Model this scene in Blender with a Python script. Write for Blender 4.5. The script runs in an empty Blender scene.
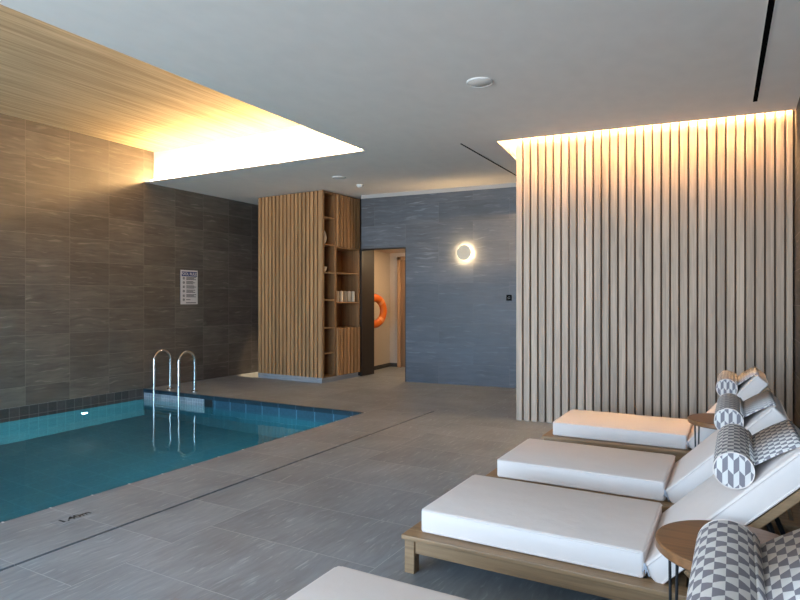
import bpy, bmesh, math, random
from mathutils import Vector, Matrix
random.seed(7)
S = bpy.context.scene
C = S.collection
PI = math.pi
R = math.radians

# ------------------------------------------------------------------ node helper
class NT:
    def __init__(s, name):
        s.m = bpy.data.materials.new(name); s.m.use_nodes = True
        s.t = s.m.node_tree; s.t.nodes.clear()
    def n(s, typ, inp=None, **kw):
        nd = s.t.nodes.new(typ)
        for k, v in kw.items(): setattr(nd, k, v)
        for k, v in (inp or {}).items():
            if isinstance(v, bpy.types.NodeSocket): s.t.links.new(v, nd.inputs[k])
            else: nd.inputs[k].default_value = v
        return nd
    def math(s, op, a, b=0.0, c=0.0):
        return s.n('ShaderNodeMath', {0: a, 1: b, 2: c}, operation=op).outputs[0]
    def mix(s, fac, a, b, blend='MIX'):
        nd = s.t.nodes.new('ShaderNodeMix'); nd.data_type = 'RGBA'; nd.blend_type = blend
        for i, v in ((0, fac), (6, a), (7, b)):
            if isinstance(v, bpy.types.NodeSocket): s.t.links.new(v, nd.inputs[i])
            else: nd.inputs[i].default_value = v
        return nd.outputs[2]
    def ramp(s, fac, stops):
        nd = s.n('ShaderNodeValToRGB', {0: fac}); e = nd.color_ramp.elements
        while len(e) < len(stops): e.new(0.5)
        for el, (p, c) in zip(e, stops): el.position = p; el.color = c if len(c) == 4 else (*c, 1)
        return nd.outputs[0]
    def out(s, sh):
        o = s.n('ShaderNodeOutputMaterial'); s.t.links.new(sh, o.inputs[0]); return s.m
    def bsdf(s, col, rough=0.5, bump=None, bstr=0.2, bdist=0.01, metal=0.0, spec=0.5, **kw):
        i = {'Base Color': col, 'Roughness': rough, 'Metallic': metal, 'Specular IOR Level': spec}
        i.update(kw)
        if bump is not None:
            i['Normal'] = s.n('ShaderNodeBump', {'Strength': bstr, 'Distance': bdist, 'Height': bump}).outputs[0]
        return s.out(s.n('ShaderNodeBsdfPrincipled', i).outputs[0])

def g(v): return (v, v, v, 1)
def plain(name, col, rough=0.5, metal=0.0, spec=0.5):
    t = NT(name); nz = t.n('ShaderNodeTexNoise', {'Scale': 60.0, 'Detail': 2.0})
    c = t.mix(nz.outputs[0], (*[x*0.95 for x in col], 1), (*[min(1, x*1.05) for x in col], 1))
    return t.bsdf(c, rough, metal=metal, spec=spec)

def stone(name, base, tw, th, axes, ox=0.0, oy=0.0, vein=0.35, rough=0.4, off=0.0, tone=0.12, grout=None,
          streak=(1.4, 14.0), mort=0.003, spec=0.5, con=1.0):
    """slate look porcelain tiles; axes names the object axes that run along tile width and height"""
    t = NT(name)
    tc = t.n('ShaderNodeTexCoord').outputs['Object']
    sx = t.n('ShaderNodeSeparateXYZ', {0: tc})
    u, v = sx.outputs[axes[0]], sx.outputs[axes[1]]
    uv = t.n('ShaderNodeCombineXYZ', {0: t.math('ADD', u, ox), 1: t.math('ADD', v, oy), 2: 0.0}).outputs[0]
    br = t.n('ShaderNodeTexBrick', {'Vector': uv, 'Color1': g(0), 'Color2': g(1), 'Mortar': g(0.5), 'Scale': 1.0,
              'Mortar Size': mort, 'Mortar Smooth': 0.1, 'Bias': 0.0, 'Brick Width': tw, 'Row Height': th},
             offset=off, squash=1.0)
    tile = t.n('ShaderNodeSeparateColor', {0: br.outputs[0]}).outputs[0]
    # every tile gets its own cut of the stone
    shift = t.n('ShaderNodeCombineXYZ', {0: t.math('MULTIPLY', tile, 37.0), 1: t.math('MULTIPLY', tile, 53.0), 2: t.math('MULTIPLY', tile, 19.0)}).outputs[0]
    p = t.n('ShaderNodeVectorMath', {0: uv, 1: shift}, operation='ADD').outputs[0]
    wob = t.n('ShaderNodeTexNoise', {'Vector': p, 'Scale': 3.0, 'Detail': 2.0}).outputs[1]
    pw = t.n('ShaderNodeVectorMath', {0: p, 1: t.n('ShaderNodeVectorMath', {0: wob, 1: (0.1, 0.1, 0.0)}, operation='MULTIPLY').outputs[0]}, operation='ADD').outputs[0]
    st = t.n('ShaderNodeVectorMath', {0: pw, 1: (streak[0], streak[1], 1.0)}, operation='MULTIPLY').outputs[0]
    n1 = t.n('ShaderNodeTexNoise', {'Vector': st, 'Scale': 1.6, 'Detail': 7.0, 'Roughness': 0.62}).outputs[0]
    n2 = t.n('ShaderNodeTexNoise', {'Vector': st, 'Scale': 2.3, 'Detail': 3.0, 'Roughness': 0.5}).outputs[0]
    n3 = t.n('ShaderNodeTexNoise', {'Vector': p, 'Scale': 2.2, 'Detail': 4.0}).outputs[0]
    body = t.ramp(n1, [(0.28, [x*(1-0.32*con) for x in base]), (0.5, base), (0.75, [x*(1+0.3*con) for x in base])])
    body = t.mix(0.55, body, t.ramp(n3, [(0.3, g(0.62)), (0.7, g(1.2))]), 'MULTIPLY')
    vf = t.ramp(n2, [(0.60, g(0)), (0.70, g(vein)), (0.78, g(vein*1.6))])
    body = t.mix(t.n('ShaderNodeSeparateColor', {0: vf}).outputs[0], body, (*[min(1, x*3.0+0.08) for x in base], 1))
    tv = t.n('ShaderNodeMapRange', {0: tile, 3: 1-tone, 4: 1+tone}).outputs[0]
    body = t.mix(1.0, body, t.n('ShaderNodeCombineXYZ', {0: tv, 1: tv, 2: tv}).outputs[0], 'MULTIPLY')
    gr = grout or [x*1.5+0.03 for x in base]
    col = t.mix(br.outputs[1], body, (*gr, 1))
    h = t.math('SUBTRACT', t.math('MULTIPLY', n1, 0.3), t.math('MULTIPLY', br.outputs[1], 0.6))
    ro = t.math('ADD', t.math('MULTIPLY', n1, 0.2), rough-0.1)
    return t.bsdf(col, ro, h, 0.25, 0.006, spec=spec)

def wood(name, base, axis='Z', rough=0.45, contrast=0.35, island=True, scale=1.0):
    t = NT(name)
    tc = t.n('ShaderNodeTexCoord').outputs['Object']
    rnd = t.n('ShaderNodeNewGeometry').outputs['Random Per Island']
    sc = {'Z': (38, 38, 1.6), 'X': (1.6, 38, 38), 'Y': (38, 1.6, 38)}[axis]
    p = t.n('ShaderNodeVectorMath', {0: tc, 1: tuple(x*scale for x in sc)}, operation='MULTIPLY').outputs[0]
    k = t.math('MULTIPLY', rnd, 60.0)
    p = t.n('ShaderNodeVectorMath', {0: p, 1: t.n('ShaderNodeCombineXYZ', {0: k, 1: k, 2: k}).outputs[0]}, operation='ADD').outputs[0]
    n1 = t.n('ShaderNodeTexNoise', {'Vector': p, 'Scale': 1.0, 'Detail': 5.0, 'Roughness': 0.6, 'Distortion': 0.6}).outputs[0]
    n2 = t.n('ShaderNodeTexNoise', {'Vector': p, 'Scale': 0.35, 'Detail': 3.0, 'Distortion': 1.5}).outputs[0]
    lo = [x*(1-contrast) for x in base]; hi = [min(1, x*(1+contrast*0.6)) for x in base]
    c1 = t.ramp(n1, [(0.3, lo), (0.55, base), (0.75, hi)])
    c2 = t.mix(0.5, c1, t.ramp(n2, [(0.35, g(0.72)), (0.6, g(1.12))]), 'MULTIPLY')
    if island:
        tv = t.n('ShaderNodeMapRange', {0: rnd, 3: 0.85, 4: 1.12}).outputs[0]
        c2 = t.mix(1.0, c2, t.n('ShaderNodeCombineXYZ', {0: tv, 1: tv, 2: tv}).outputs[0], 'MULTIPLY')
    return t.bsdf(c2, rough, n1, 0.12, 0.002)

def emit(name, col, st):
    t = NT(name); return t.out(t.n('ShaderNodeEmission', {0: (*col, 1), 1: st}).outputs[0])

# ------------------------------------------------------------------ mesh helpers
def box(bm, x0, x1, y0, y1, z0, z1, bev=0.0, seg=2, M=None):
    vs = [bm.verts.new(v) for v in ((x0,y0,z0),(x1,y0,z0),(x1,y1,z0),(x0,y1,z0),(x0,y0,z1),(x1,y0,z1),(x1,y1,z1),(x0,y1,z1))]
    fs = [bm.faces.new([vs[i] for i in f]) for f in ((3,2,1,0),(4,5,6,7),(0,1,5,4),(1,2,6,5),(2,3,7,6),(3,0,4,7))]
    if bev > 0:
        es = list({e for f in fs for e in f.edges})
        r = bmesh.ops.bevel(bm, geom=es, offset=bev, segments=seg, profile=0.5, affect='EDGES')
        vs = list({v for f in r['faces'] for v in f.verts} | {v for v in vs if v.is_valid})
    if M is not None: bmesh.ops.transform(bm, matrix=M, verts=vs)
    return vs

def ring(bm, c, a, b, r, n):
    return [bm.verts.new(c + a*(r*math.cos(2*PI*i/n)) + b*(r*math.sin(2*PI*i/n))) for i in range(n)]

def tube(bm, pts, r, n=10, caps=True):
    pts = [Vector(p) for p in pts]; prev = None; rings = []
    up = None
    for i, p in enumerate(pts):
        d = (pts[min(i+1, len(pts)-1)] - pts[max(i-1, 0)]).normalized()
        if up is None:
            up = Vector((0,0,1)) if abs(d.z) < 0.9 else Vector((0,1,0))
        a = d.cross(up).normalized(); b = a.cross(d).normalized(); up = b
        rings.append(ring(bm, p, a, b, r if not callable(r) else r(i), n))
    for r0, r1 in zip(rings, rings[1:]):
        for k in range(n): bm.faces.new((r0[k], r0[(k+1)%n], r1[(k+1)%n], r1[k]))
    if caps:
        bm.faces.new(rings[0][::-1]); bm.faces.new(rings[-1])

def lathe(bm, prof, n=32, M=None):
    rs = []; vs = []
    for (r, z) in prof:
        if r < 1e-5: rr = [bm.verts.new((0,0,z))]
        else: rr = [bm.verts.new((r*math.cos(2*PI*i/n), r*math.sin(2*PI*i/n), z)) for i in range(n)]
        rs.append(rr); vs += rr
    for a, b in zip(rs, rs[1:]):
        for k in range(n):
            q = [a[k % len(a)], a[(k+1) % len(a)], b[(k+1) % len(b)], b[k % len(b)]]
            q2 = []
            for v in q:
                if v not in q2: q2.append(v)
            if len(q2) > 2: bm.faces.new(q2)
    if M is not None: bmesh.ops.transform(bm, matrix=M, verts=vs)

def obj(name, bm, mat, parent=None, smooth=False, loc=None, rotz=None):
    me = bpy.data.meshes.new(name)
    bmesh.ops.recalc_face_normals(bm, faces=bm.faces[:])
    bm.to_mesh(me); bm.free()
    for m in (mat if isinstance(mat, (list, tuple)) else [mat]): me.materials.append(m)
    if smooth:
        me.polygons.foreach_set('use_smooth', [True]*len(me.polygons))
        try: me.set_sharp_from_angle(angle=R(38))
        except Exception: pass
    o = bpy.data.objects.new(name, me); C.objects.link(o)
    if parent is not None: o.parent = parent
    if loc is not None: o.location = loc
    if rotz is not None: o.rotation_euler = (0, 0, rotz)
    return o

def tag(o, label, cat, group=None, kind=None):
    if label: o['label'] = label
    if cat: o['category'] = cat
    if group: o['group'] = group
    if kind: o['kind'] = kind
    return o

def thing(name, label, cat, loc=(0,0,0), rotz=0.0, group=None):
    o = bpy.data.objects.new(name, None); C.objects.link(o); o.empty_display_size = 0.1
    o.location = loc; o.rotation_euler = (0, 0, rotz)
    return tag(o, label, cat, group)

def struct(name, bm, mat, parent=None, loc=None, rotz=None, smooth=False):
    o = obj(name, bm, mat, parent, smooth, loc, rotz); o['kind'] = 'structure'; return o

def B(*boxes, bev=0.0, seg=2):
    bm = bmesh.new()
    for b in boxes: box(bm, *b, bev=bev, seg=seg)
    return bm

def copy_tree(o, parent=None):
    c = o.copy(); C.objects.link(c)
    if parent is not None:
        c.parent = parent
    for ch in list(o.children): copy_tree(ch, c)
    return c

# ------------------------------------------------------------------ dimensions
XL, XR = -7.86, 0.49          # left wall, right wall
YB = -4.0                     # glazed wall behind the camera
H, HC = 3.14, 3.64            # ceiling, raised cove ceiling
PX, PY, PN = -3.885, 6.08, -2.6   # pool edge right, far end, near end
WZ = -0.155                   # water level
PD = -1.40                    # pool bottom
SK = R(5.0)                   # the rear walls stand slightly askew

# ------------------------------------------------------------------ materials
M_wall = stone('slate_wall_tile', (0.098, 0.085, 0.074), 0.582, 0.325, (1, 2), ox=-4.315+0.582*20, oy=-1.228+0.325*10, tone=0.2, vein=0.2, rough=0.45, mort=0.0022)
M_back = stone('slate_rear_wall_tile', (0.066, 0.076, 0.094), 1.16, 0.325, (0, 2), ox=11.6, oy=3.25, vein=0.24, tone=0.16, rough=0.45, off=0.5, mort=0.0015, grout=(0.12,0.12,0.125))
M_right = stone('slate_right_wall_tile', (0.085, 0.083, 0.082), 0.582, 0.325, (1, 2), ox=11.6, oy=3.25, vein=0.2, rough=0.85, spec=0.08)
M_floor = stone('slate_floor_tile', (0.262, 0.284, 0.302), 0.575, 1.15, (1, 0), ox=-2.0+0.575*20, oy=11.5+3.885, vein=0.16, tone=0.05, con=0.6, rough=0.42, streak=(3.2, 22.0), mort=0.002, off=0.5)
M_ceil = plain('painted_ceiling', (0.83, 0.785, 0.74), 0.9)
M_white = plain('white_paint', (0.72, 0.71, 0.69), 0.8)
M_trim = plain('grey_trim', (0.40, 0.39, 0.38), 0.8)
M_black = plain('black_metal', (0.012, 0.012, 0.013), 0.45)
M_slot = plain('matte_black', (0.006, 0.006, 0.006), 1.0, spec=0.0)
M_dark = plain('dark_brown_panel', (0.022, 0.017, 0.014), 0.5)
M_groove = plain('dark_slat_backing', (0.12, 0.075, 0.045), 0.8)
M_corr = plain('beige_plaster', (0.62, 0.53, 0.43), 0.85)
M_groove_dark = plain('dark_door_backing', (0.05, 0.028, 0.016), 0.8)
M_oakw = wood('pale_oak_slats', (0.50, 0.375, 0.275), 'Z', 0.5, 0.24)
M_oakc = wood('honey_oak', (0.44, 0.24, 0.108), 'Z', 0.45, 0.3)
M_oakin = wood('oak_shaded_carcass', (0.27, 0.14, 0.06), 'Z', 0.5, 0.25)  # darker oak: the shade inside the niches is put into the colour
M_teak = wood('teak_frame', (0.33, 0.20, 0.10), 'X', 0.45, 0.35)
M_top = wood('walnut_table_top', (0.25, 0.115, 0.048), 'X', 0.38, 0.3, island=False)
M_chrome = plain('polished_steel', (0.72, 0.70, 0.67), 0.16, 1.0)
M_plinth = stone('grey_stone_plinth', (0.30, 0.32, 0.34), 3.0, 1.0, (0, 2), ox=30, oy=10.5, vein=0.3)

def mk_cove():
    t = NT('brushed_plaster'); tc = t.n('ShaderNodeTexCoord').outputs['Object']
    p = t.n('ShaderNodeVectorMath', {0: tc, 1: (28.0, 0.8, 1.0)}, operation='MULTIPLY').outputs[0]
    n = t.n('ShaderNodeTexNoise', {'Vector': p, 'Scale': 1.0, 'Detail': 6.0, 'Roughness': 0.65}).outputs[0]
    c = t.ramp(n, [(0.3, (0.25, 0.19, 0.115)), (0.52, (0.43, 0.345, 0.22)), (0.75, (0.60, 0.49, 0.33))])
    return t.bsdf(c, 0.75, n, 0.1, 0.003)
M_cove = mk_cove()

def mk_fabric(name, col):
    t = NT(name); tc = t.n('ShaderNodeTexCoord').outputs['Object']
    n = t.n('ShaderNodeTexNoise', {'Vector': tc, 'Scale': 9.0, 'Detail': 3.0}).outputs[0]
    w = t.n('ShaderNodeTexNoise', {'Vector': tc, 'Scale': 500.0, 'Detail': 1.0}).outputs[0]
    c = t.mix(n, (*[x*0.96 for x in col], 1), (*col, 1))
    h = t.math('ADD', t.math('MULTIPLY', n, 1.0), t.math('MULTIPLY', w, 0.05))
    return t.bsdf(c, 0.85, h, 0.16, 0.022, **{'Sheen Weight': 0.15})
M_fab = mk_fabric('off_white_canvas', (0.845, 0.735, 0.665))
M_tie = plain('grey_tie_tape', (0.45, 0.47, 0.52), 0.8)
M_towel = mk_fabric('cream_terry', (0.86, 0.74, 0.57))
M_vase = plain('ivory_ceramic', (0.75, 0.66, 0.54), 0.35)

GREY, CREAM = (0.235, 0.212, 0.228, 1), (0.74, 0.69, 0.64, 1)
def mk_pattern(name, cw, per, cap=False):
    """cream and lavender grey geometric weave, laid out in the cloth's own UV metres"""
    t = NT(name); uv = t.n('ShaderNodeSeparateXYZ', {0: t.n('ShaderNodeTexCoord').outputs['UV']})
    u = t.math('DIVIDE', uv.outputs[0], cw); v = t.math('DIVIDE', uv.outputs[1], per)
    fu = t.math('FLOOR', u); ru = t.math('SUBTRACT', u, fu)
    if cap:
        zig = t.math('PINGPONG', u, 1.0)
        vv = t.math('ADD', v, t.math('MULTIPLY', zig, 0.36))
        k = t.math('ADD', fu, t.math('FLOOR', vv))
        f = t.math('GREATER_THAN', t.math('FRACT', t.math('MULTIPLY', k, 0.5)), 0.25)
    else:
        ph = t.math('FRACT', t.math('ADD', t.math('ADD', v, t.math('MULTIPLY', fu, 0.5)), 200.0))
        d = t.math('ABSOLUTE', t.math('SUBTRACT', ph, 0.5))
        w = t.math('ADD', 0.16, t.math('MULTIPLY', ru, 0.18))
        f = t.math('LESS_THAN', d, w)
    c = t.mix(f, CREAM, GREY)
    wv = t.n('ShaderNodeTexNoise', {'Vector': t.n('ShaderNodeTexCoord').outputs['UV'], 'Scale': 600.0}).outputs[0]
    return t.bsdf(c, 0.85, wv, 0.1, 0.002)
M_pat = mk_pattern('patterned_weave', 0.024, 0.070)
M_cap = mk_pattern('patterned_weave_end', 0.0195, 0.055, True)

def mk_pool(name, c0, c1, tile, axes, gk=1.9, ov=20.009):
    t = NT(name); sx = t.n('ShaderNodeSeparateXYZ', {0: t.n('ShaderNodeTexCoord').outputs['Object']})
    uv = t.n('ShaderNodeCombineXYZ', {0: t.math('ADD', sx.outputs[axes[0]], 20.0), 1: t.math('ADD', sx.outputs[axes[1]], ov), 2: 0.0}).outputs[0]
    br = t.n('ShaderNodeTexBrick', {'Vector': uv, 'Color1': (*c0, 1), 'Color2': (*c1, 1), 'Mortar': (*[min(1, x*gk+0.02*(gk-1)) for x in c1], 1),
             'Scale': 1.0, 'Mortar Size': 0.003*tile/0.1, 'Brick Width': tile, 'Row Height': tile}, offset=0.0)
    n = t.n('ShaderNodeTexNoise', {'Vector': uv, 'Scale': 30.0, 'Detail': 3.0}).outputs[0]
    c = t.mix(0.4, br.outputs[0], t.ramp(n, [(0.3, g(0.6)), (0.7, g(1.2))]), 'MULTIPLY')
    return t.bsdf(c, 0.3)
TEAL0, TEAL1 = (0.075, 0.26, 0.32), (0.09, 0.29, 0.35)
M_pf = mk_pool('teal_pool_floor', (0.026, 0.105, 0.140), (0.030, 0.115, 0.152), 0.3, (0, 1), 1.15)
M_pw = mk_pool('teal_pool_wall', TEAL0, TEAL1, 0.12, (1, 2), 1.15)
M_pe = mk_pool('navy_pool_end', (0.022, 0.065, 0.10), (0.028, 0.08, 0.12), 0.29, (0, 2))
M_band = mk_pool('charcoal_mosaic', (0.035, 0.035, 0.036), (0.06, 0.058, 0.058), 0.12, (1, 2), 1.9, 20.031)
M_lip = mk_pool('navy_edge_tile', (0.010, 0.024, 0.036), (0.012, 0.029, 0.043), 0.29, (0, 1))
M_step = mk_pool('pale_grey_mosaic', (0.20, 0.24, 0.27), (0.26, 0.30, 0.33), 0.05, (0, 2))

def mk_water():
    t = NT('pool_water'); tc = t.n('ShaderNodeTexCoord').outputs['Object']
    p = t.n('ShaderNodeVectorMath', {0: tc, 1: (1.0, 1.6, 1.0)}, operation='MULTIPLY').outputs[0]
    a = t.n('ShaderNodeTexNoise', {'Vector': p, 'Scale': 2.2, 'Detail': 2.0}).outputs[0]
    b = t.n('ShaderNodeTexNoise', {'Vector': p, 'Scale': 7.0, 'Detail': 1.0}).outputs[0]
    h = t.math('ADD', a, t.math('MULTIPLY', b, 0.15))
    nb = t.n('ShaderNodeBump', {'Strength': 0.07, 'Distance': 0.05, 'Height': h}).outputs[0]
    gl = t.n('ShaderNodeBsdfGlass', {'Color': (0.80, 0.96, 0.97, 1), 'Roughness': 0.015, 'IOR': 1.33, 'Normal': nb})
    return t.out(gl.outputs[0])
M_water = mk_water()

def mk_pane():
    t = NT('clear_glass')
    tr = t.n('ShaderNodeBsdfTransparent', {0: (0.96, 0.98, 0.98, 1)}); gl = t.n('ShaderNodeBsdfGlossy', {'Roughness': 0.02})
    m = t.n('ShaderNodeMixShader', {0: 0.06, 1: tr.outputs[0], 2: gl.outputs[0]})
    return t.out(m.outputs[0])
M_pane = mk_pane()

WARM = (1.0, 0.60, 0.24)
M_led_cove = emit('warm_led_cove', WARM, 340.0)
M_led_slat = emit('warm_led_slat', (1.0, 0.56, 0.21), 1400.0)
M_led_lamp = emit('warm_led_lamp', (1.0, 0.66, 0.32), 420.0)
M_led_pool = emit('pool_lamp_lens', (0.75, 0.95, 1.0), 60.0)
M_led_corr = emit('corridor_lamp', (1.0, 0.72, 0.42), 95.0)

# ------------------------------------------------------------------ room shell
YF = 11.2
bm = bmesh.new()
CH0, CH1, CHE = -3.217, -3.193, 6.57      # slot of the drain channel
box(bm, CH1, 2.0, YB, YF, -0.25, 0)
box(bm, PX, CH0, YB, YF, -0.25, 0)
box(bm, CH0, CH1, CHE, YF, -0.25, 0)
box(bm, XL-0.2, PX, PY, YF, -0.25, 0)
box(bm, XL-0.2, PX, YB, PN, -0.25, 0)
struct('floor', bm, M_floor)
struct('wall_left', B((XL-0.2, XL, YB, YF, 0.0, HC+0.2)), M_wall)
struct('wall_right', B((XR, XR+0.2, YB, 9.3, 0.0, H+0.45)), M_right)

# rear wall with the doorway; local x runs along the wall, its front face at local y = 0
WB = (-4.77, 8.71)
def wl(x): return (x - WB[0]) / math.cos(SK)
DL, DH = -0.83, 2.215
bm = B((0.0, 3.9, 0, 0.15, 0, H-0.06), (DL, 0.0, 0, 0.15, DH, H-0.06))
struct('wall_rear', bm, M_back, loc=(WB[0], WB[1], 0), rotz=SK)
struct('trim_1', B((DL, 3.9, -0.012, 0.15, H-0.06, H)), M_trim, loc=(WB[0], WB[1], 0), rotz=SK)
struct('trim_2', B((-0.006, 0.004, -0.008, 0.16, 0, DH), (DL, 0.004, -0.008, 0.16, DH, DH+0.012), bev=0.001), M_dark, loc=(WB[0], WB[1], 0), rotz=SK)
# dark sheet put in for the shadow between cabinet and rear wall, and the dark leaf standing open into the corridor
struct('gap_shadow_strip', B((-5.80, -5.57, 8.90, 8.93, DH, H)), M_dark)
struct('door_1', B((-5.80, -5.765, 8.91, 9.33, 0.005, 2.6)), M_dark)
# behind the cabinet the wall goes on to the left
struct('wall_rear_left', B((XL, -5.80, 9.0, 9.15, 0, H)), M_back)

# corridor beyond the doorway
bm = bmesh.new()
vs = [bm.verts.new(p) for p in ((-6.02, 9.2, 0), (-6.15, 10.55, 0), (-6.15, 10.55, 2.3), (-6.02, 9.2, 2.3),
                                (-6.22, 9.2, 0), (-6.35, 10.55, 0), (-6.35, 10.55, 2.3), (-6.22, 9.2, 2.3))]
for f in ((0,1,2,3),(4,5,6,7),(0,1,5,4),(1,2,6,5),(2,3,7,6),(3,0,4,7)): bm.faces.new([vs[i] for i in f])
struct('wall_corridor_left', bm, M_corr)
struct('wall_corridor_end', B((-6.15, -3.2, 10.55, 10.75, 0, 2.3)), M_corr)
struct('wall_corridor_right', B((-3.4, -3.2, 9.0, 10.55, 0, 2.3)), M_corr)
struct('ceiling_corridor', B((-6.4, -3.2, 9.0, 10.75, 2.3, 2.4)), M_corr)
bm = B((-6.145, -5.94, 10.535, 10.55, 0, 0.075))
v0 = Vector((-6.02, 9.2, 0)); v1 = Vector((-6.146, 10.54, 0)); dd = (v1-v0); a = math.atan2(dd.y, dd.x)
box(bm, 0, dd.length, -0.014, 0, 0, 0.075, M=Matrix.Translation(v0) @ Matrix.Rotation(a, 4, 'Z'))
struct('baseboard_corridor', bm, M_right)
d2 = struct('door_2', B((-5.86, -4.98, 10.50, 10.54, 0.01, 2.15)), M_oakin)
struct('door_frame', B((-5.93, -5.86, 10.47, 10.55, 0, 2.22), (-4.98, -4.91, 10.47, 10.55, 0, 2.22), (-5.93, -4.91, 10.47, 10.55, 2.15, 2.22), bev=0.004), M_oakc, d2)

# unseen shell added to block sky light, open only at the window front
struct('sky_block_top', B((XL-0.2, 1.9, YB-0.1, YF+0.2, HC+0.2, HC+0.4)), M_white)
struct('sky_block_rear', B((XL-0.2, 1.9, YF, YF+0.2, 0, HC+0.2)), M_white)
struct('sky_block_right', B((1.7, 1.9, YB-0.1, YF, 0, HC+0.2), (XR+0.2, 1.7, YB-0.1, YB, 0, HC+0.2)), M_white)

# ceiling with the raised cove over the pool and the lit slot above the slatted screen
SA = R(6.0); SP = Vector((-2.16, 6.53))
sd = Vector((math.cos(SA), math.sin(SA))); sn = Vector((-math.sin(SA), math.cos(SA)))
rc0 = SP - sd*0.20 - sn*0.06                      # front left corner of the recess
rc1 = rc0 + sd*((XR - rc0.x)/sd.x)                # front right
rc3 = rc0 + sn*0.95                               # rear left
rc2 = rc3 + sd*((XR - rc3.x)/sd.x)
bm = bmesh.new()
def prism(bm, poly, z0, z1):
    a = [bm.verts.new((p[0], p[1], z0)) for p in poly]; b = [bm.verts.new((p[0], p[1], z1)) for p in poly]
    bm.faces.new(a[::-1]); bm.faces.new(b); n = len(poly)
    for i in range(n): bm.faces.new((a[i], a[(i+1)%n], b[(i+1)%n], b[i]))
TH = 0.015
prism(bm, [(XL, PY), (PX, PY), (PX, 9.05), (XL, 9.05)], H, H+TH)
yr = lambda p, x: p
prism(bm, [(PX, YB), (XR, YB), (XR, rc1.y), (rc0.x, rc0.y), (PX, rc0.y)], H, H+TH)
prism(bm, [(PX, rc0.y), (rc0.x, rc0.y), (rc3.x, rc3.y), (PX, rc3.y)], H, H+TH)
prism(bm, [(PX, rc3.y), (rc3.x, rc3.y), (rc2.x, rc2.y), (XR, 9.3), (PX, 9.3)], H, H+TH)
struct('ceiling', bm, M_ceil)
struct('ceiling_raised', B((XL, PX+0.25, YB, PY+0.2, HC, HC+0.1)), M_cove)
struct('wall_cove_end', B((XL, PX+0.30, PY+0.16, PY+0.24, H+TH, HC)), M_white)
struct('wall_cove_side', B((PX+0.17, PX+0.25, YB, PY+0.16, H+TH, HC)), M_white)
# sides and lid of the slot over the screen
RT = H + 0.32
bm = bmesh.new()
def wallseg(bm, p, q, z0, z1, t=0.04):
    d = (q-p).normalized(); nrm = Vector((d.y, -d.x))
    prism(bm, [p, q, q+nrm*t, p+nrm*t], z0, z1)
wallseg(bm, rc0 - sn*0.10 - sd*0.08, rc1 - sn*0.10, H+TH, RT)
wallseg(bm, rc3 - sd*0.08, rc0 - sn*0.10 - sd*0.08, H+TH, RT)
wallseg(bm, rc2, rc3 - sd*0.08, H+TH, RT)
prism(bm, [rc0 - sn*0.16 - sd*0.14, rc1 - sn*0.16, rc2 + sn*0.05, rc3 + sn*0.05 - sd*0.14], RT, RT+0.04)
struct('ceiling_slot', bm, M_white)

# glazed wall behind the camera, daylight comes through it
w = struct('window_1', B(*[(x, x+0.06, YB-0.1, YB, 0, H) for x in (XL, -6.2, -4.54, -2.88, -1.22, XR-0.06)],
        (XL, XR, YB-0.1, YB, 0, 0.06), (XL, XR, YB-0.1, YB, H-0.06, H)), M_black)
struct('window_pane', B((XL+0.03, XR-0.03, YB-0.056, YB-0.05, 0.03, H-0.03)), M_pane, w)
struct('wall_window_head', B((XL-0.2, XR+0.2, YB-0.1, YB, H, HC+0.2)), M_white)

# ------------------------------------------------------------------ pool
bm = B((XL-0.1, PX+0.1, PN-0.1, PY+0.1, PD-0.1, PD))
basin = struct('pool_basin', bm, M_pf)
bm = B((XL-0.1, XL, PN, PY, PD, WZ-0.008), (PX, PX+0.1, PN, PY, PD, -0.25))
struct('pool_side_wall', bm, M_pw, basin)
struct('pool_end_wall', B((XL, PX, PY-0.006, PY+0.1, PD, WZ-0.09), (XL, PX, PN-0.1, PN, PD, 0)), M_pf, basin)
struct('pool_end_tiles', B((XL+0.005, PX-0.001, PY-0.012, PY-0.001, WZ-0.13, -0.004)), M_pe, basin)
struct('mosaic_band', B((XL-0.1, XL+0.004, PN, PY, WZ-0.01, 0.012)), M_band, basin)
struct('edge_lip', B((XL+0.004, PX, PY-0.03, PY-0.0005, -0.055, 0.001), (PX-0.008, PX, PN, PY, -0.05, 0.0008)), M_lip, basin)
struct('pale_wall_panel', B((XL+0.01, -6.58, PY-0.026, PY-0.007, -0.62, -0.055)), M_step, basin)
bm = bmesh.new()
for i in range(30):
    y = 2.0 - 0.2905*14 + i*0.2905
    if y < PY: box(bm, PX-0.0085, PX+0.012, y-0.006, y+0.006, -0.03, 0.0014)
struct('edge_grout', bm, M_white, basin)
tag(obj('pool_skimmer', B((-6.56, -6.41, PY-0.024, PY-0.0125, -0.175, -0.0555), bev=0.003), M_black),
    'dark skimmer mouth in the far pool wall below the ladder', 'skimmer')
bm = bmesh.new()
vs = [bm.verts.new(p) for p in ((XL, PN, WZ), (PX, PN, WZ), (PX, PY, WZ), (XL, PY, WZ))]
bm.faces.new(vs)
wtr = obj('pool_water', bm, M_water)
if wtr.data.polygons[0].normal.z < 0: wtr.data.flip_normals()
tag(wtr, 'still teal water filling the indoor pool', 'water', kind='stuff')
# underwater lamps on the long sides
pl = thing('pool_lamp', 'small bright underwater lamp on the left pool wall', 'pool light', (XL, 5.1, -0.47))
Mx = Matrix.Rotation(PI/2, 4, 'Y')
bm = bmesh.new(); lathe(bm, [(0, 0), (0.06, 0), (0.06, 0.012), (0.048, 0.02), (0.044, 0.012), (0, 0.012)], 24, Mx); obj('rim', bm, M_chrome, pl, True)
bm = bmesh.new(); lathe(bm, [(0, 0.013), (0.043, 0.013), (0.04, 0.018), (0, 0.02)], 24, Mx); obj('lens', bm, M_led_pool, pl, True)

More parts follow.
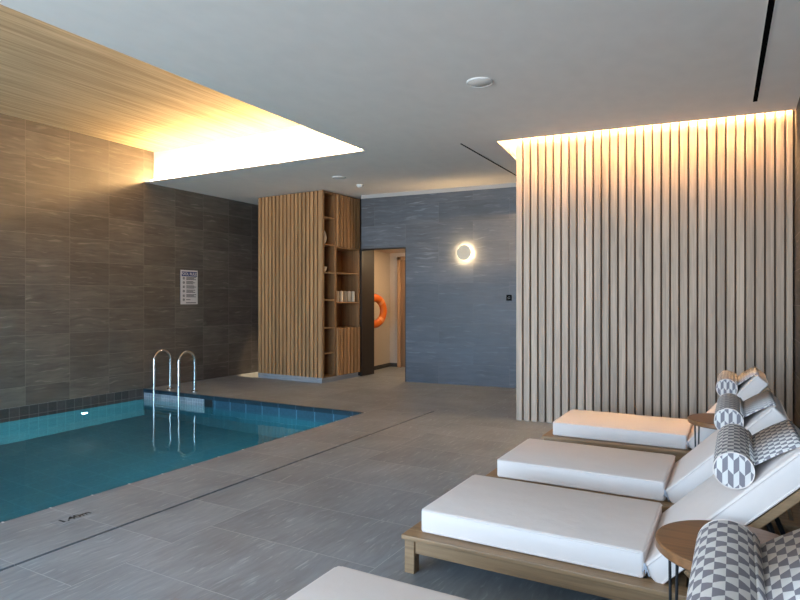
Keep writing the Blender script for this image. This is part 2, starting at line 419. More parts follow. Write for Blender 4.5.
# drain channel
tag(obj('drain_channel', B((CH0+0.001, CH1-0.001, YB, CHE, -0.05, -0.008)), M_black), 'long narrow dark drain slot running along the pool deck', 'drain')

# depth marker in the deck
dm = thing('depth_marker', 'depth marking reading 1.40m set in the pool deck', 'depth marker', (-3.585, 2.265, 0))
obj('tile', B((-0.06, 0.06, -0.125, 0.125, -0.002, 0.0012)), M_floor, dm)
cu = bpy.data.curves.new('text', 'FONT'); cu.body = '1.40m'; cu.offset = 0.0018; cu.size = 0.08; cu.align_x = 'CENTER'; cu.align_y = 'CENTER'; cu.extrude = 0.0004
to = bpy.data.objects.new('text', cu); C.objects.link(to)
dg = bpy.context.evaluated_depsgraph_get(); me = bpy.data.meshes.new_from_object(to.evaluated_get(dg)); bpy.data.objects.remove(to)
me.materials.clear(); me.materials.append(M_black)
to = bpy.data.objects.new('text', me); C.objects.link(to); to.parent = dm; to.rotation_euler = (0, 0, PI/2); to.location = (0, 0, 0.0018)

# ladder
ld = thing('pool_ladder', 'polished steel pool ladder with two arched handrails', 'ladder', (-7.215, 6.1, 0))
for x in (-0.262, 0.262):
    bm = bmesh.new(); y0, y1, r = -0.16, 0.13, 0.145; zt = 0.60-r
    pts = [(x, y0, -1.2), (x, y0, zt)] + [(x, (y0+y1)/2 - r*math.cos(a*PI/14), zt + r*math.sin(a*PI/14)) for a in range(1, 14)] + [(x, y1, zt), (x, y1, 0.0)]
    tube(bm, pts, 0.0185, 12); obj('handrail', bm, M_chrome, ld, True)
    bm = bmesh.new(); lathe(bm, [(0.0, 0.0), (0.05, 0.0), (0.05, 0.012), (0.03, 0.022), (0.0215, 0.03), (0, 0.03)], 20, Matrix.Translation((x, y1, 0)))
    obj('flange', bm, M_chrome, ld, True)
for z in (-0.35, -0.65, -0.95):
    obj('step', B((-0.25, 0.25, -0.2, -0.12, z-0.02, z), bev=0.006), M_chrome, ld)

# ------------------------------------------------------------------ slatted screen on the right
sc = thing('slatted_screen', 'floor to ceiling pale oak slatted wall screen behind the loungers', 'slatted screen', (SP.x, SP.y, 0), SA)
Wd = (XR - 0.006 - SP.x) / math.cos(SA) - 0.01
obj('back_panel', B((0.0, Wd, 0.04, 0.06, 0, H+0.2), (0, 0.02, 0.06, 0.7, 0, H+0.2)), M_groove, sc)
bm = bmesh.new(); pitch = 0.0837; n = int(Wd/pitch)
for i in range(n+1):
    x0 = i*pitch; x1 = min(x0+0.069, Wd)
    if x1-x0 < 0.02: continue
    a = [(x0, 0.04), (x0+0.001, 0.005), (x0+0.005, 0.0), (x1-0.005, 0.0), (x1-0.001, 0.005), (x1, 0.04)]
    lo = [bm.verts.new((p[0], p[1], 0.0)) for p in a]; hi = [bm.verts.new((p[0], p[1], H+0.2)) for p in a]
    bm.faces.new(lo[::-1]); bm.faces.new(hi)
    for k in range(6): bm.faces.new((lo[k], lo[(k+1)%6], hi[(k+1)%6], hi[k]))
obj('slats', bm, M_oakw, sc)

def strip(name, p, q, z, r, mat, label, down=False):
    """an LED profile: a slim aluminium channel with a glowing diffuser on top"""
    p = Vector((p[0], p[1], 0)); q = Vector((q[0], q[1], 0)); L = (q-p).length; a = math.atan2(q.y-p.y, q.x-p.x)
    t = thing(name, label, 'light strip', (p.x, p.y, z), a)
    if down: t.rotation_euler = (PI, 0, a)
    obj('channel', B((0, L, -r, r, 0, 0.012)), M_white, t)
    obj('diffuser', B((0, L, -r*0.8, r*0.8, 0.012, 0.03)), mat, t)
    return t
strip('led_strip', rc1 - sn*0.022 - sd*0.03, rc0 - sn*0.022 + sd*0.02, RT-0.004, 0.009, M_led_slat, 'upper warm light strip hidden in the ceiling slot above the slatted screen', True)
strip('led_strip', rc1 + sn*0.032 - sd*0.03, rc0 + sn*0.032 + sd*0.10, H+0.07, 0.009, emit('warm_led_spill', (1.0, 0.56, 0.22), 420.0), 'lower warm light strip hidden in the ceiling slot above the slatted screen', True)
strip('led_strip', rc0 + sn*0.05 - sd*0.03, rc3 - sn*0.05 - sd*0.03, RT-0.004, 0.012, emit('warm_led_slot_end', (1.0, 0.56, 0.20), 160.0), 'warm light strip at the left end of the ceiling slot beside the slatted screen', True)
strip('led_strip', (XL+0.05, PY+0.08), (PX+0.12, PY+0.08), H+TH+0.002, 0.02, M_led_cove, 'warm light strip along the far edge of the raised pool ceiling')
strip('led_strip', (PX+0.09, PY+0.0), (PX+0.09, YB+0.05), H+TH+0.002, 0.012, emit('warm_led_side', WARM, 75.0), 'warm light strip along the right edge of the raised pool ceiling')

# ------------------------------------------------------------------ cabinet
CA = R(-2.5); CW, CD, CT = 1.44, 1.03, H-0.012
cb = thing('towel_cabinet', 'tall honey oak slatted cabinet with open shelves beside the doorway', 'cabinet', (-5.835, 7.85, 0), CA)
bt = 0.02
# carcass boards around two columns of niches that open on the right side (local +x)
bx = [(-CW, 0, 0.03, 0.05, 0.085, CT), (-CW, -CW+bt, 0.05, CD, 0.085, CT), (-CW, 0, CD-bt, CD, 0.085, CT),
      (-0.40, -0.38, 0.05, CD-bt, 0.085, CT), (-0.38, 0, 0.05, CD-bt, 0.085, 0.105), (-0.38, 0, 0.05, CD-bt, CT-0.03, CT),
      (-CW+bt, -0.40, 0.05, CD-bt, CT-0.02, CT), (-0.38, 0, 0.32, 0.345, 0.105, CT-0.03), (-0.38, 0, 0.345, 0.37, 0.105, CT-0.03)]
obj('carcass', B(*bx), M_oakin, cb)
obj('plinth', B((-CW+0.01, -0.015, 0.005, CD-0.02, 0, 0.085)), M_plinth, cb)
def slat_row(bm, a0, a1, n, z0, z1, front=True, dep=0.03, gap=0.34):
    p = (a1-a0)/n
    for i in range(n):
        s0 = a0 + i*p + p*gap*0.5; s1 = a0 + (i+1)*p - p*gap*0.5
        if front: box(bm, s0, s1, 0.0, dep, z0, z1)
        else: box(bm, -0.005, dep-0.005, s0, s1, z0, z1)
bm = bmesh.new(); slat_row(bm, -CW, -0.012, 17, 0.085, CT); box(bm, -0.026, 0.0, 0.0, 0.05, 0.085, CT)
obj('slat_front', bm, M_oakc, cb)
for z in (2.71, 2.265, 1.805, 1.36, 0.90, 0.485):
    obj('shelf', B((-0.38, -0.004, 0.05, 0.32, z-0.018, z)), M_oakc, cb)
for z in (1.814, 1.316):
    obj('shelf', B((-0.38, -0.004, 0.37, CD-bt, z-0.018, z)), M_oakc, cb)
for z0, z1 in ((2.243, CT-0.02), (0.09, 0.878)):
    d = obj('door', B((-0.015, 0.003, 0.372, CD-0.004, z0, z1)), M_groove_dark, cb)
    bm = bmesh.new(); slat_row(bm, 0.44, CD-0.004, 6, z0, z1, False, 0.03); box(bm, -0.005, 0.025, 0.372, 0.43, z0, z1)
    obj('door_slats', bm, M_oakc, d)
    obj('door_edge', B((-0.38, -0.015, 0.372, CD-bt, (z0 if z0 > 1 else z1)-0.02, z0 if z0 > 1 else z1)), M_oakc, cb)

def cabpt(lx, ly): return (-5.835 + lx*math.cos(CA) - ly*math.sin(CA), 7.85 + lx*math.sin(CA) + ly*math.cos(CA))
# rolled towels on the open shelf
tw = None
for i in range(5):
    px, py = cabpt(-0.075, 0.475 + i*0.114)
    if tw is None:
        bm = bmesh.new(); r = 0.047; n = 40; hh = 0.19; out = []
        for k in range(n*2+1):       # spiral roll of terry cloth standing on end
            a = k*2*PI/22; rr = 0.006 + (r-0.008)*k/(n*2)
            z = 0.012*(1 - k/(n*2))
            out.append((bm.verts.new((rr*math.cos(a), rr*math.sin(a), 0.003)), bm.verts.new((rr*math.cos(a), rr*math.sin(a), hh-0.012+z))))
        for (a0, a1), (b0, b1) in zip(out, out[1:]): bm.faces.new((a0, a1, b1, b0))
        bmesh.ops.solidify(bm, geom=bm.faces[:], thickness=0.006)
        tw = t = obj('rolled_towel', bm, M_towel, None, True)
    else:
        t = tw.copy(); C.objects.link(t)
    t.location = (px, py, 1.317); t.rotation_euler = (0, 0, CA + 0.5*i)
    o = ('first', 'second', 'third', 'fourth', 'last')[i]
    tag(t, f'cream rolled towel standing on the cabinet shelf, {o} from the left', 'towel', 'rolled towels on the cabinet shelf')
for nm, lab, lx, ly, z, s in (('vase', 'ivory ceramic vase on the second shelf from the top of the cabinet', -0.12, 0.135, 2.265, 1.0),
                        ('bowl', 'small ivory bowl on the third shelf from the top of the cabinet', -0.10, 0.13, 1.805, 0.6)):
    bm = bmesh.new()
    if nm == 'vase': lathe(bm, [(0, 0), (0.045, 0), (0.075, 0.06), (0.082, 0.12), (0.06, 0.2), (0.035, 0.24), (0.04, 0.265), (0.034, 0.262), (0.028, 0.24), (0, 0.22)], 28)
    else: lathe(bm, [(0, 0), (0.035, 0), (0.06, 0.03), (0.075, 0.09), (0.07, 0.092), (0.055, 0.035), (0, 0.012)], 28)
    px, py = cabpt(lx, ly)
    tag(obj(nm, bm, M_vase, None, True, (px, py, z)), lab, nm)

# ------------------------------------------------------------------ small things on walls and ceiling
def onwall(s, z, off=0.0):
    """point on the rear wall: s metres along it, off metres in front"""
    return (WB[0] + s*math.cos(SK) + off*math.sin(SK), WB[1] + s*math.sin(SK) - off*math.cos(SK), z)
wlamp = thing('wall_lamp', 'round backlit wall lamp glowing on the slate rear wall', 'wall lamp', onwall(1.04, 2.095), SK)
My = Matrix.Rotation(PI/2, 4, 'X')
bm = bmesh.new(); lathe(bm, [(0, 0), (0.05, 0), (0.05, 0.075), (0, 0.075)], 28, My); obj('mount', bm, M_white, wlamp, True)
bm = bmesh.new(); lathe(bm, [(0.051, 0.02), (0.075, 0.02), (0.085, 0.028), (0.085, 0.045), (0.051, 0.045)], 36, My); obj('light_ring', bm, M_led_lamp, wlamp, True)
bm = bmesh.new(); lathe(bm, [(0, 0.076), (0.113, 0.076), (0.118, 0.082), (0.116, 0.088), (0.10, 0.093), (0, 0.096)], 40, My)
tt = NT('frosted_lamp_disc'); M_disc = tt.bsdf((0.26, 0.265, 0.235, 1), 0.6, **{'Emission Color': (1.0, 0.97, 0.80, 1), 'Emission Strength': 0.22})
obj('disc', bm, M_disc, wlamp, True)

sw = thing('wall_switch', 'small black square switch on the rear wall near the slatted screen', 'switch', onwall(1.735, 1.385), SK)
obj('plate', B((-0.042, 0.042, -0.010, 0, -0.045, 0.045), bev=0.003), M_slot, sw)
bm = bmesh.new(); tube(bm, [(0.016*math.cos(a*PI/12), -0.011, 0.016*math.sin(a*PI/12)) for a in range(2, 23)], 0.0022, 6); obj('symbol', bm, M_white, sw)

# pool rules sign on the left wall
sg = thing('pool_rules_sign', 'white pool rules sign with blue heading on the left wall', 'sign', (XL, 6.925, 1.56), PI/2)
M_sign = plain('sign_white', (0.62, 0.58, 0.56), 0.5); M_blue = plain('sign_blue', (0.03, 0.045, 0.16), 0.5); M_ink = plain('sign_ink', (0.03, 0.03, 0.04), 0.6)
obj('panel', B((-0.175, 0.175, -0.008, 0, -0.28, 0.28), bev=0.002), M_sign, sg)
obj('heading', B((-0.16, 0.16, -0.0095, -0.007, 0.178, 0.255)), M_blue, sg)
cu = bpy.data.curves.new('heading_text', 'FONT'); cu.body = 'POOL RULES'; cu.size = 0.062; cu.align_x = 'CENTER'; cu.align_y = 'CENTER'; cu.extrude = 0.0004; cu.offset = 0.0012
to = bpy.data.objects.new('heading_text', cu); C.objects.link(to)
dg = bpy.context.evaluated_depsgraph_get(); me = bpy.data.meshes.new_from_object(to.evaluated_get(dg)); bpy.data.objects.remove(to)
me.materials.clear(); me.materials.append(M_sign)
to = bpy.data.objects.new('heading_text', me); C.objects.link(to); to.parent = sg; to.rotation_euler = (PI/2, 0, 0); to.location = (0, -0.0103, 0.216)
bt_ = bmesh.new()
for i, z in enumerate((0.145, 0.075, 0.005, -0.065, -0.14, -0.205)):
    bi = bmesh.new(); lathe(bi, [(0.013, 0.0), (0.021, 0.0), (0.021, 0.002), (0.013, 0.002)], 16, Matrix.Translation((-0.115, -0.0075, z)) @ My)
    box(bi, -0.122, -0.108, -0.0095, -0.008, z-0.006, z+0.006); obj('icon', bi, M_ink, sg)
    rows = (0.018, 0.0, -0.018) if i < 5 else (0.0,)
    for k, dz in enumerate(rows):
        box(bt_, -0.065, 0.14 - 0.02*((i*3+k*2) % 4) - (0.06 if i == 5 else 0), -0.0092, -0.0078, z+dz-0.005, z+dz+0.005)
box(bt_, -0.07, 0.14, -0.0092, -0.0078, -0.262, -0.25)
obj('text_lines', bt_, M_ink, sg)

def ceil_disc(name, label, cat, x, y, r):
    t = thing(name, label, cat, (x, y, H))
    bm = bmesh.new(); lathe(bm, [(0, 0), (r, 0), (r, -0.006), (r*0.93, -0.012), (r*0.9, -0.008), (0, -0.008)], 40); obj('trim_ring', bm, M_white, t, True)
    bm = bmesh.new(); lathe(bm, [(0, -0.0085), (r*0.88, -0.0085), (r*0.86, -0.010), (0, -0.010)], 40); obj('grille', bm, M_ceil, t, True)
    return t
ceil_disc('ceiling_speaker', 'round white speaker grille in the ceiling above the pool deck', 'speaker', -1.835, 4.615, 0.108)
ceil_disc('ceiling_access_disc', 'flat round white disc in the ceiling in front of the oak cabinet', 'ceiling fitting', -5.05, 7.2, 0.10)
sdm = thing('smoke_detector', 'small white dome smoke detector on the ceiling near the cabinet', 'smoke detector', (-5.09, 7.82, H))
bm = bmesh.new(); lathe(bm, [(0, 0), (0.055, 0), (0.055, -0.015), (0, -0.015)], 28); obj('base', bm, M_white, sdm, True)
bm = bmesh.new(); lathe(bm, [(0.048, -0.015), (0.046, -0.03), (0.03, -0.045), (0, -0.048)], 28); obj('dome', bm, M_white, sdm, True)
# linear slots in the ceiling
def slot(label, p, q, wd):
    p = Vector(p); q = Vector(q); d = q-p; a = math.atan2(d.y, d.x)
    t = thing('ceiling_slot_diffuser', label, 'air slot', (p.x, p.y, H), a, 'linear air slots in the ceiling')
    obj('slot', B((0, d.length, -wd/2, wd/2, -0.003, 0)), M_slot, t)
    obj('slot_edge', B((0, d.length, -wd/2-0.006, -wd/2, -0.004, 0), (0, d.length, wd/2, wd/2+0.006, -0.004, 0)), M_ceil, t)
slot('wide black slot in the ceiling above the loungers at the right wall', (0.15, 6.28), (0.222, 2.2), 0.036)
slot('thin black slot in the ceiling just left of the slatted screen', (-2.745, 6.33), (-2.752, 8.5), 0.026)

# lifebuoy on the corridor wall
lc = Vector((-6.105, 10.06, 1.125)); ca = math.atan2(1.35, -0.13)
lf = thing('lifebuoy', 'orange lifebuoy ring hanging on the corridor wall past the doorway', 'lifebuoy', (-5.885, 9.52, 1.145), R(75.5) - PI/2)
M_or = plain('orange_plastic', (0.85, 0.16, 0.012), 0.4); M_refl = plain('reflective_band', (0.95, 0.30, 0.08), 0.5)
def torus_arc(bm, R0, r, a0, a1, n, m=16):
    rs = []
    for i in range(n+1):
        a = a0 + (a1-a0)*i/n
        rs.append([bm.verts.new((r*1.0*math.sin(2*PI*k/m)*0.75, (R0 + r*math.cos(2*PI*k/m))*math.cos(a), (R0 + r*math.cos(2*PI*k/m))*math.sin(a))) for k in range(m)])
    for p, q in zip(rs, rs[1:]):
        for k in range(m): bm.faces.new((p[k], p[(k+1)%m], q[(k+1)%m], q[k]))
bm = bmesh.new(); torus_arc(bm, 0.245, 0.075, 0, 2*PI, 56); bmesh.ops.remove_doubles(bm, verts=bm.verts[:], dist=1e-5); obj('ring', bm, M_or, lf, True)
for k in range(4):
    bm = bmesh.new(); a = PI/4 + k*PI/2; torus_arc(bm, 0.245, 0.0775, a-0.14, a+0.14, 6); obj('band', bm, M_refl, lf, True)
bm = bmesh.new(); tube(bm, [(0.0, 0.31*math.cos(a), 0.335*math.sin(a)) for a in [i*2*PI/48 for i in range(49)]], 0.006, 6); obj('grab_rope', bm, M_white, lf, True)
obj('hook', B((-0.07, 0.02, -0.012, 0.012, 0.165, 0.175), (0.015, 0.02, -0.012, 0.012, 0.165, 0.2)), M_chrome, lf)

# ------------------------------------------------------------------ loungers
def rbox(bm, x0, x1, y0, y1, z0, z1, bev, M=None, puff=0.0):
    box(bm, x0, x1, y0, y1, z0, z1, bev=bev, seg=4, M=M)

def piping(bm, x0, x1, y0, y1, z, r, M):
    c = 0.02
    pts = [(x0+c, y0), (x1-c, y0), (x1, y0+c), (x1, y1-c), (x1-c, y1), (x0+c, y1), (x0, y1-c), (x0, y0+c), (x0+c, y0)]
    tube(bm, [M @ Vector((p[0], p[1], z)) for p in pts], r, 6, False)

def lounger(label, y, ang, L, mat_dx=0.0, hx=-0.33, hz=0.254):
    """foot towards -x; y is the mattress's near edge; local origin on the floor under the foot corner"""
    x0 = -1.447; X = lambda v: v - x0
    t = thing('sun_lounger', label, 'sun lounger', (x0, y, 0), 0.0, 'sun loungers along the slatted screen')
    W = 0.70; fy0, fy1 = -0.07, W+0.07; xe = X(0.44)
    # platform border and aprons
    obj('frame', B((0, xe, fy0, fy0+0.09, 0.167, 0.19), (0, xe, fy1-0.09, fy1, 0.167, 0.19), (0, 0.09, fy0+0.09, fy1-0.09, 0.167, 0.19),
                   (xe-0.09, xe, fy0+0.09, fy1-0.09, 0.167, 0.19),
                   (0.067, xe-0.067, fy0+0.02, fy0+0.045, 0.10, 0.167), (0.067, xe-0.067, fy1-0.045, fy1-0.02, 0.10, 0.167),
                   (0.02, 0.045, fy0+0.067, fy1-0.067, 0.10, 0.167), (xe-0.045, xe-0.02, fy0+0.067, fy1-0.067, 0.10, 0.167), bev=0.004), M_teak, t)
    obj('slat_deck', B(*[(0.10+i*0.085, 0.165+i*0.085, fy0+0.09, fy1-0.09, 0.168, 0.186) for i in range(20)], bev=0.003), M_teak, t)
    for lx in (0.012, xe-0.067):
        for ly in (fy0+0.012, fy1-0.067):
            obj('leg', B((lx, lx+0.055, ly, ly+0.055, 0, 0.167), bev=0.004), M_teak, t)
    # flat half of the mattress
    bm = bmesh.new(); sx1 = X(hx-0.003)
    I = Matrix.Identity(4)
    rbox(bm, 0.073+mat_dx, sx1, 0, W, 0.19, 0.305, 0.013)
    s = obj('seat_mattress', bm, M_fab, t, True)
    bm = bmesh.new()
    for z in (0.2, 0.297): piping(bm, 0.074+mat_dx, sx1-0.001, 0.001, W-0.001, z, 0.0045, I)
    obj('piping', bm, M_fab, s, True)
    # raised half
    P = Matrix.Translation((X(hx), 0, hz)) @ Matrix.Rotation(-ang, 4, 'Y')   # local x climbs along the backrest, local z is its face
    bm = bmesh.new(); rbox(bm, -0.02, L, 0, W, -0.10, 0.0, 0.013, P)
    b = obj('back_mattress', bm, M_fab, t, True)
    bm = bmesh.new()
    for z in (-0.092, -0.008): piping(bm, -0.019, L-0.001, 0.001, W-0.001, z, 0.0045, P)
    obj('piping', bm, M_fab, b, True)
    bm = bmesh.new()
    for yy in (0.005, W-0.045): box(bm, 0.10, L-0.02, yy, yy+0.04, -0.135, -0.103, 0.003, 1, P)
    for i in range(6): box(bm, 0.12+i*0.1, 0.18+i*0.1, 0.045, W-0.045, -0.125, -0.105, 0.003, 1, P)
    # prop under the backrest
    q = P @ Vector((L*0.62, 0, -0.135))
    obj('backrest_frame', bm, M_teak, t)
    for yy in (0.07, W-0.07):
        bm = bmesh.new(); tube(bm, [(q.x, yy, q.z+0.01), (q.x+0.12 if q.x+0.12 < xe-0.03 else xe-0.03, yy, 0.185)], 0.011, 8)
        obj('prop', bm, M_black, t, True)
    # little ties at the fold
    bm = bmesh.new(); hz0 = 0.19
    for k, (dx, dz) in enumerate(((0.004, -0.04), (0.018, -0.05), (-0.008, -0.035))):
        tube(bm, [(sx1+0.002, -0.004, 0.262), (sx1+0.006+dx*0.5, -0.010, 0.255+dz*0.4), (sx1+0.004+dx, -0.008, 0.262+dz)], 0.0032, 5)
    obj('tie', bm, M_tie, t)
    return P

def uvset(bm, faces_uv):
    l = bm.loops.layers.uv.new('UVMap')
    for f, uvs in faces_uv:
        for lp, uv in zip(f.loops, uvs): lp[l].uv = uv

def bolster(label, loungery, P, L, d, r=0.073, wy=0.62, x0w=-1.447, flap_from=None):
    """neck roll on the backrest with a flap that goes over its top; d = distance along the backrest"""
    t = thing('bolster_pillow', label, 'bolster pillow', (x0w, loungery, 0), 0.0, 'patterned bolster pillows')
    y0 = 0.025; y1 = y0 + wy
    c = P @ Vector((d, 0, r*1.02)); cx, cz = c.x, c.z
    bm = bmesh.new(); l = bm.loops.layers.uv.new('UVMap'); n = 40
    prof = [(r*0.955, y0+0.001), (r*0.99, y0+0.006), (r*1.0, y0+0.015)] + [(r*(1+0.012*math.sin(PI*k/6)), y0+0.015+(wy-0.03)*k/6) for k in range(1, 6)] + [(r, y1-0.015), (r*0.99, y1-0.006), (r*0.955, y1-0.001)]
    rows = [[bm.verts.new((cx + rr*math.cos(2*PI*k/n), yy, cz + rr*math.sin(2*PI*k/n))) for k in range(n)] for rr, yy in prof]
    circ = 0.024*20
    for (ra, pa), (rb, pb) in zip(zip(rows, prof), zip(rows[1:], prof[1:])):
        for k in range(n):
            f = bm.faces.new((ra[k], ra[(k+1)%n], rb[(k+1)%n], rb[k])); f.smooth = True
            for lp, uv in zip(f.loops, ((k/n*circ, pa[1]), ((k+1)/n*circ, pa[1]), ((k+1)/n*circ, pb[1]), (k/n*circ, pb[1]))): lp[l].uv = uv
    me = bpy.data.meshes.new('roll'); bm.to_mesh(me); bm.free(); me.materials.append(M_pat)
    o = bpy.data.objects.new('roll', me); C.objects.link(o); o.parent = t
    for sgn, yy in ((-1, y0), (1, y1)):
        bm = bmesh.new(); l = bm.loops.layers.uv.new('UVMap')
        rr = [(0.0, 0.004), (r*0.5, 0.003), (r*0.85, 0.001), (r*0.95, -0.001)]
        ctr = bm.verts.new((cx, yy+sgn*0.004, cz)); prev = None
        for q, dy in rr[1:]:
            cur = [bm.verts.new((cx + q*math.cos(2*PI*k/n), yy+sgn*dy, cz + q*math.sin(2*PI*k/n))) for k in range(n)]
            for k in range(n):
                vs = (ctr, cur[k], cur[(k+1)%n]) if prev is None else (prev[k], cur[k], cur[(k+1)%n], prev[(k+1)%n])
                f = bm.faces.new(vs); f.smooth = True
                for lp in f.loops: lp[l].uv = (lp.vert.co.x - cx + 0.41, lp.vert.co.z - cz + 0.546)
            prev = cur
        bmesh.ops.recalc_face_normals(bm, faces=bm.faces[:])
        me = bpy.data.meshes.new('end_cap'); bm.to_mesh(me); bm.free(); me.materials.append(M_cap)
        o = bpy.data.objects.new('end_cap', me); C.objects.link(o); o.parent = t
        bm = bmesh.new(); tube(bm, [(cx + r*0.965*math.cos(2*PI*k/48), yy+sgn*0.001, cz + r*0.965*math.sin(2*PI*k/48)) for k in range(49)], 0.0022, 6, False)
        obj('end_piping', bm, M_fab, t, True)
    # flap: leaves the upper side of the roll, drops onto the top edge of the backrest and hangs down behind
    top = P @ Vector((L, 0, 0.006)); bk = P @ Vector((L+0.005, 0, -0.016)); bk2 = P @ Vector((L+0.010, 0, -0.142)); bk3 = P @ Vector((L-0.16, 0, -0.150))
    edge = P @ Vector((L-0.012, 0, 0.006))
    path = []
    for k in range(4): a = R(42) - R(24)*k/3; path.append((cx + (r+0.0035)*math.cos(a), cz + (r+0.0035)*math.sin(a)))
    tp = path[-1]
    for k in range(1, 6): f = k/6; path.append((tp[0]*(1-f)+edge.x*f, tp[1]*(1-f)+edge.z*f + 0.004*math.sin(PI*f)))
    path += [(edge.x, edge.z), (top.x+0.004, top.z-0.002), (bk.x, bk.z)]
    bm = bmesh.new(); l = bm.loops.layers.uv.new('UVMap'); s = [0.0]
    for a, b in zip(path, path[1:]): s.append(s[-1] + math.hypot(b[0]-a[0], b[1]-a[1]))
    fy0, fy1 = y0+0.03, y1-0.01
    vr = [(bm.verts.new((p[0], fy0, p[1])), bm.verts.new((p[0], fy1, p[1]))) for p in path]
    for i, (a, b) in enumerate(zip(vr, vr[1:])):
        f = bm.faces.new((a[0], a[1], b[1], b[0])); f.smooth = True
        for lp, uv in zip(f.loops, ((s[i], fy0), (s[i], fy1), (s[i+1], fy1), (s[i+1], fy0))): lp[l].uv = uv
    bmesh.ops.recalc_face_normals(bm, faces=bm.faces[:])
    me = bpy.data.meshes.new('flap'); bm.to_mesh(me); bm.free(); me.materials.append(M_pat)
    o = bpy.data.objects.new('flap', me); C.objects.link(o); o.parent = t
    md = o.modifiers.new('thickness', 'SOLIDIFY'); md.thickness = 0.005; md.offset = 0.0

for label, blabel, y, ang, L, d, wy in (
    ('white cushioned wooden sun lounger farthest away, against the slatted screen', 'patterned bolster on the farthest sun lounger, next to the slatted screen', 5.13, 49.5, 0.715, 0.50, 0.62),
    ('white cushioned wooden sun lounger second from the slatted screen', 'patterned bolster on the second sun lounger from the slatted screen', 3.745, 45.1, 0.75, 0.528, 0.62),
    ('white cushioned wooden sun lounger beside the nearest round table, foot leg in full view', 'patterned bolster whose round end faces the nearest round table', 2.665, 45.0, 0.765, 0.53, 0.62),
    ('white cushioned wooden sun lounger nearest the camera, cut off by the bottom edge', 'large patterned bolster in the bottom right corner, closest to the camera', 1.25, 45.0, 0.765, 0.518, 0.585)):
    P = lounger(label, y, R(ang), L, 0.004 if 3 < y < 4 else 0.0, -0.355 if 3 < y < 4 else -0.33)
    bolster(blabel, y, P, L, d, wy=wy, r=0.077 if y < 2 else 0.073)

# ------------------------------------------------------------------ side tables
def table(label, x, y, z, r):
    t = thing('side_table', label, 'side table', (x, y, 0), 0.0, 'round side tables between the loungers')
    bm = bmesh.new(); lathe(bm, [(0, z-0.035), (r-0.006, z-0.035), (r, z-0.029), (r, z-0.005), (r-0.005, z), (0, z)], 64); obj('table_top', bm, M_top, t, True)
    for k in range(3):
        a = R(205 + 120*k); ca, sa = math.cos(a), math.sin(a); q = r*0.80
        bm = bmesh.new(); w_ = 0.034
        A = Vector((q*ca - w_*sa, q*sa + w_*ca, z-0.035)); Bq = Vector((q*ca + w_*sa, q*sa - w_*ca, z-0.035))
        A2 = Vector((q*ca - w_*sa*0.5, q*sa + w_*ca*0.5, 0.008)); B2 = Vector((q*ca + w_*sa*0.5, q*sa - w_*ca*0.5, 0.008))
        tube(bm, [A, A2, B2, Bq], 0.005, 8); obj('leg', bm, M_black, t, True)
    bm = bmesh.new(); tube(bm, [(r*0.8*math.cos(2*PI*k/40), r*0.8*math.sin(2*PI*k/40), z-0.039) for k in range(41)], 0.005, 6, False); obj('ring', bm, M_black, t, True)
table('round wooden side table with black legs, nearest, beside the big bolster', -0.015, 2.335, 0.515, 0.238)
table('round wooden side table with black legs, far, in front of the farthest lounger', -0.07, 4.80, 0.51, 0.235)

# ------------------------------------------------------------------ lights
def lamp(name, typ, loc, energy, col, rot=(0,0,0), **kw):
    l = bpy.data.lights.new(name, typ); l.energy = energy; l.color = col
    for k, v in kw.items(): setattr(l, k, v)
    o = bpy.data.objects.new(name, l); C.objects.link(o); o.location = loc; o.rotation_euler = rot
    return o
# underwater lights (on the pool's right side, out of sight under the deck edge) shining across the pool
for y, pw in ((-1.2, 36.0), (1.8, 44.0), (4.7, 75.0)):
    lamp('underwater_light', 'AREA', (PX-0.02, y, -0.55), pw, (0.55, 0.92, 1.0), (0, PI/2, 0), shape='DISK', size=0.25)
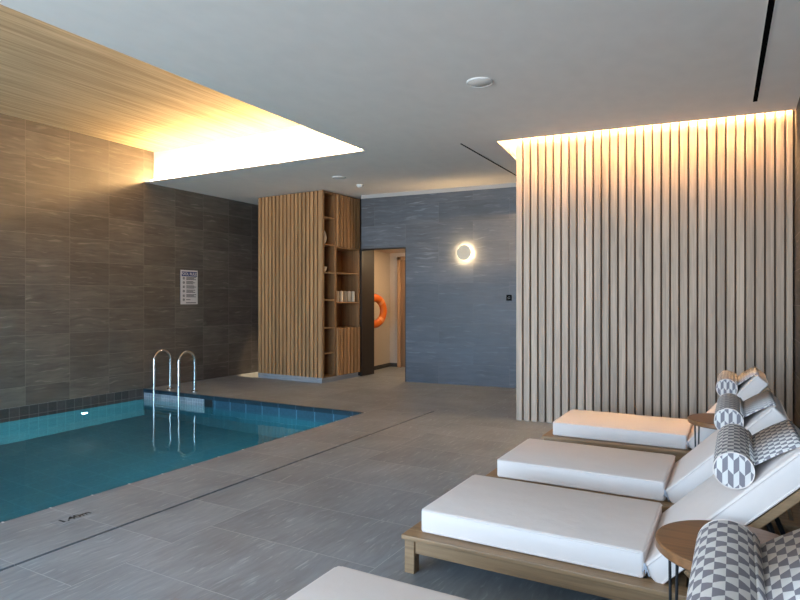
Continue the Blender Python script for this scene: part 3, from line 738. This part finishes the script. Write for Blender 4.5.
# corridor ceiling lamp and the downlight behind the cabinet
cl = thing('corridor_ceiling_light', 'round warm ceiling light in the corridor', 'ceiling light', (-5.0, 9.75, 2.3))
bm = bmesh.new(); lathe(bm, [(0, 0), (0.15, 0), (0.14, -0.03), (0, -0.035)], 32); obj('diffuser', bm, M_led_corr, cl, True)
lamp('alcove_downlight', 'SPOT', (-7.42, 8.42, H-0.03), 600.0, (1.0, 0.72, 0.42), (0, 0, 0), spot_size=R(23), spot_blend=0.4, shadow_soft_size=0.03)
# portal that guides the sampling of the sky through the window
po = lamp('window_portal', 'AREA', ((XL+XR)/2, YB-0.2, H/2), 1.0, (1, 1, 1), (PI/2, 0, 0), shape='RECTANGLE', size=XR-XL, size_y=H)
po.data.cycles.is_portal = True

w = bpy.data.worlds.new('daylight'); S.world = w; w.use_nodes = True
nt = w.node_tree; nt.nodes.clear()
bg = nt.nodes.new('ShaderNodeBackground'); ou = nt.nodes.new('ShaderNodeOutputWorld')
tcw = nt.nodes.new('ShaderNodeTexCoord'); sxw = nt.nodes.new('ShaderNodeSeparateXYZ'); nt.links.new(tcw.outputs['Generated'], sxw.inputs[0])
rw = nt.nodes.new('ShaderNodeValToRGB'); nt.links.new(sxw.outputs[2], rw.inputs[0])      # overcast sky above, paler lower half added to brighten the ceiling
rw.color_ramp.elements[0].position = 0.0; rw.color_ramp.elements[0].color = (0.74, 0.79, 0.86, 1)
e_ = rw.color_ramp.elements.new(0.02); e_.color = (0.43, 0.61, 0.84, 1)
rw.color_ramp.elements[-1].position = 0.6; rw.color_ramp.elements[-1].color = (0.40, 0.58, 0.84, 1)
nt.links.new(rw.outputs[0], bg.inputs[0]); bg.inputs[1].default_value = 19.0
nt.links.new(bg.outputs[0], ou.inputs[0])

# ------------------------------------------------------------------ camera
cam = bpy.data.cameras.new('camera'); co = bpy.data.objects.new('camera', cam); C.objects.link(co)
cam.sensor_width = 36.0; cam.lens = 27.0; cam.clip_start = 0.05
co.location = (0, 0, 1.35); co.rotation_euler = (PI/2, 0, R(29.249))
S.camera = co
vs_ = S.view_settings
S.display_settings.display_device = 'sRGB'
vs_.view_transform = 'Standard'; vs_.look = 'None'; vs_.gamma = 1.0; vs_.exposure = 0.0; vs_.use_curve_mapping = False
cy = S.cycles
cy.max_bounces = 10; cy.diffuse_bounces = 6; cy.glossy_bounces = 5; cy.transmission_bounces = 6
cy.sample_clamp_indirect = 6.0
cy.use_denoising = True
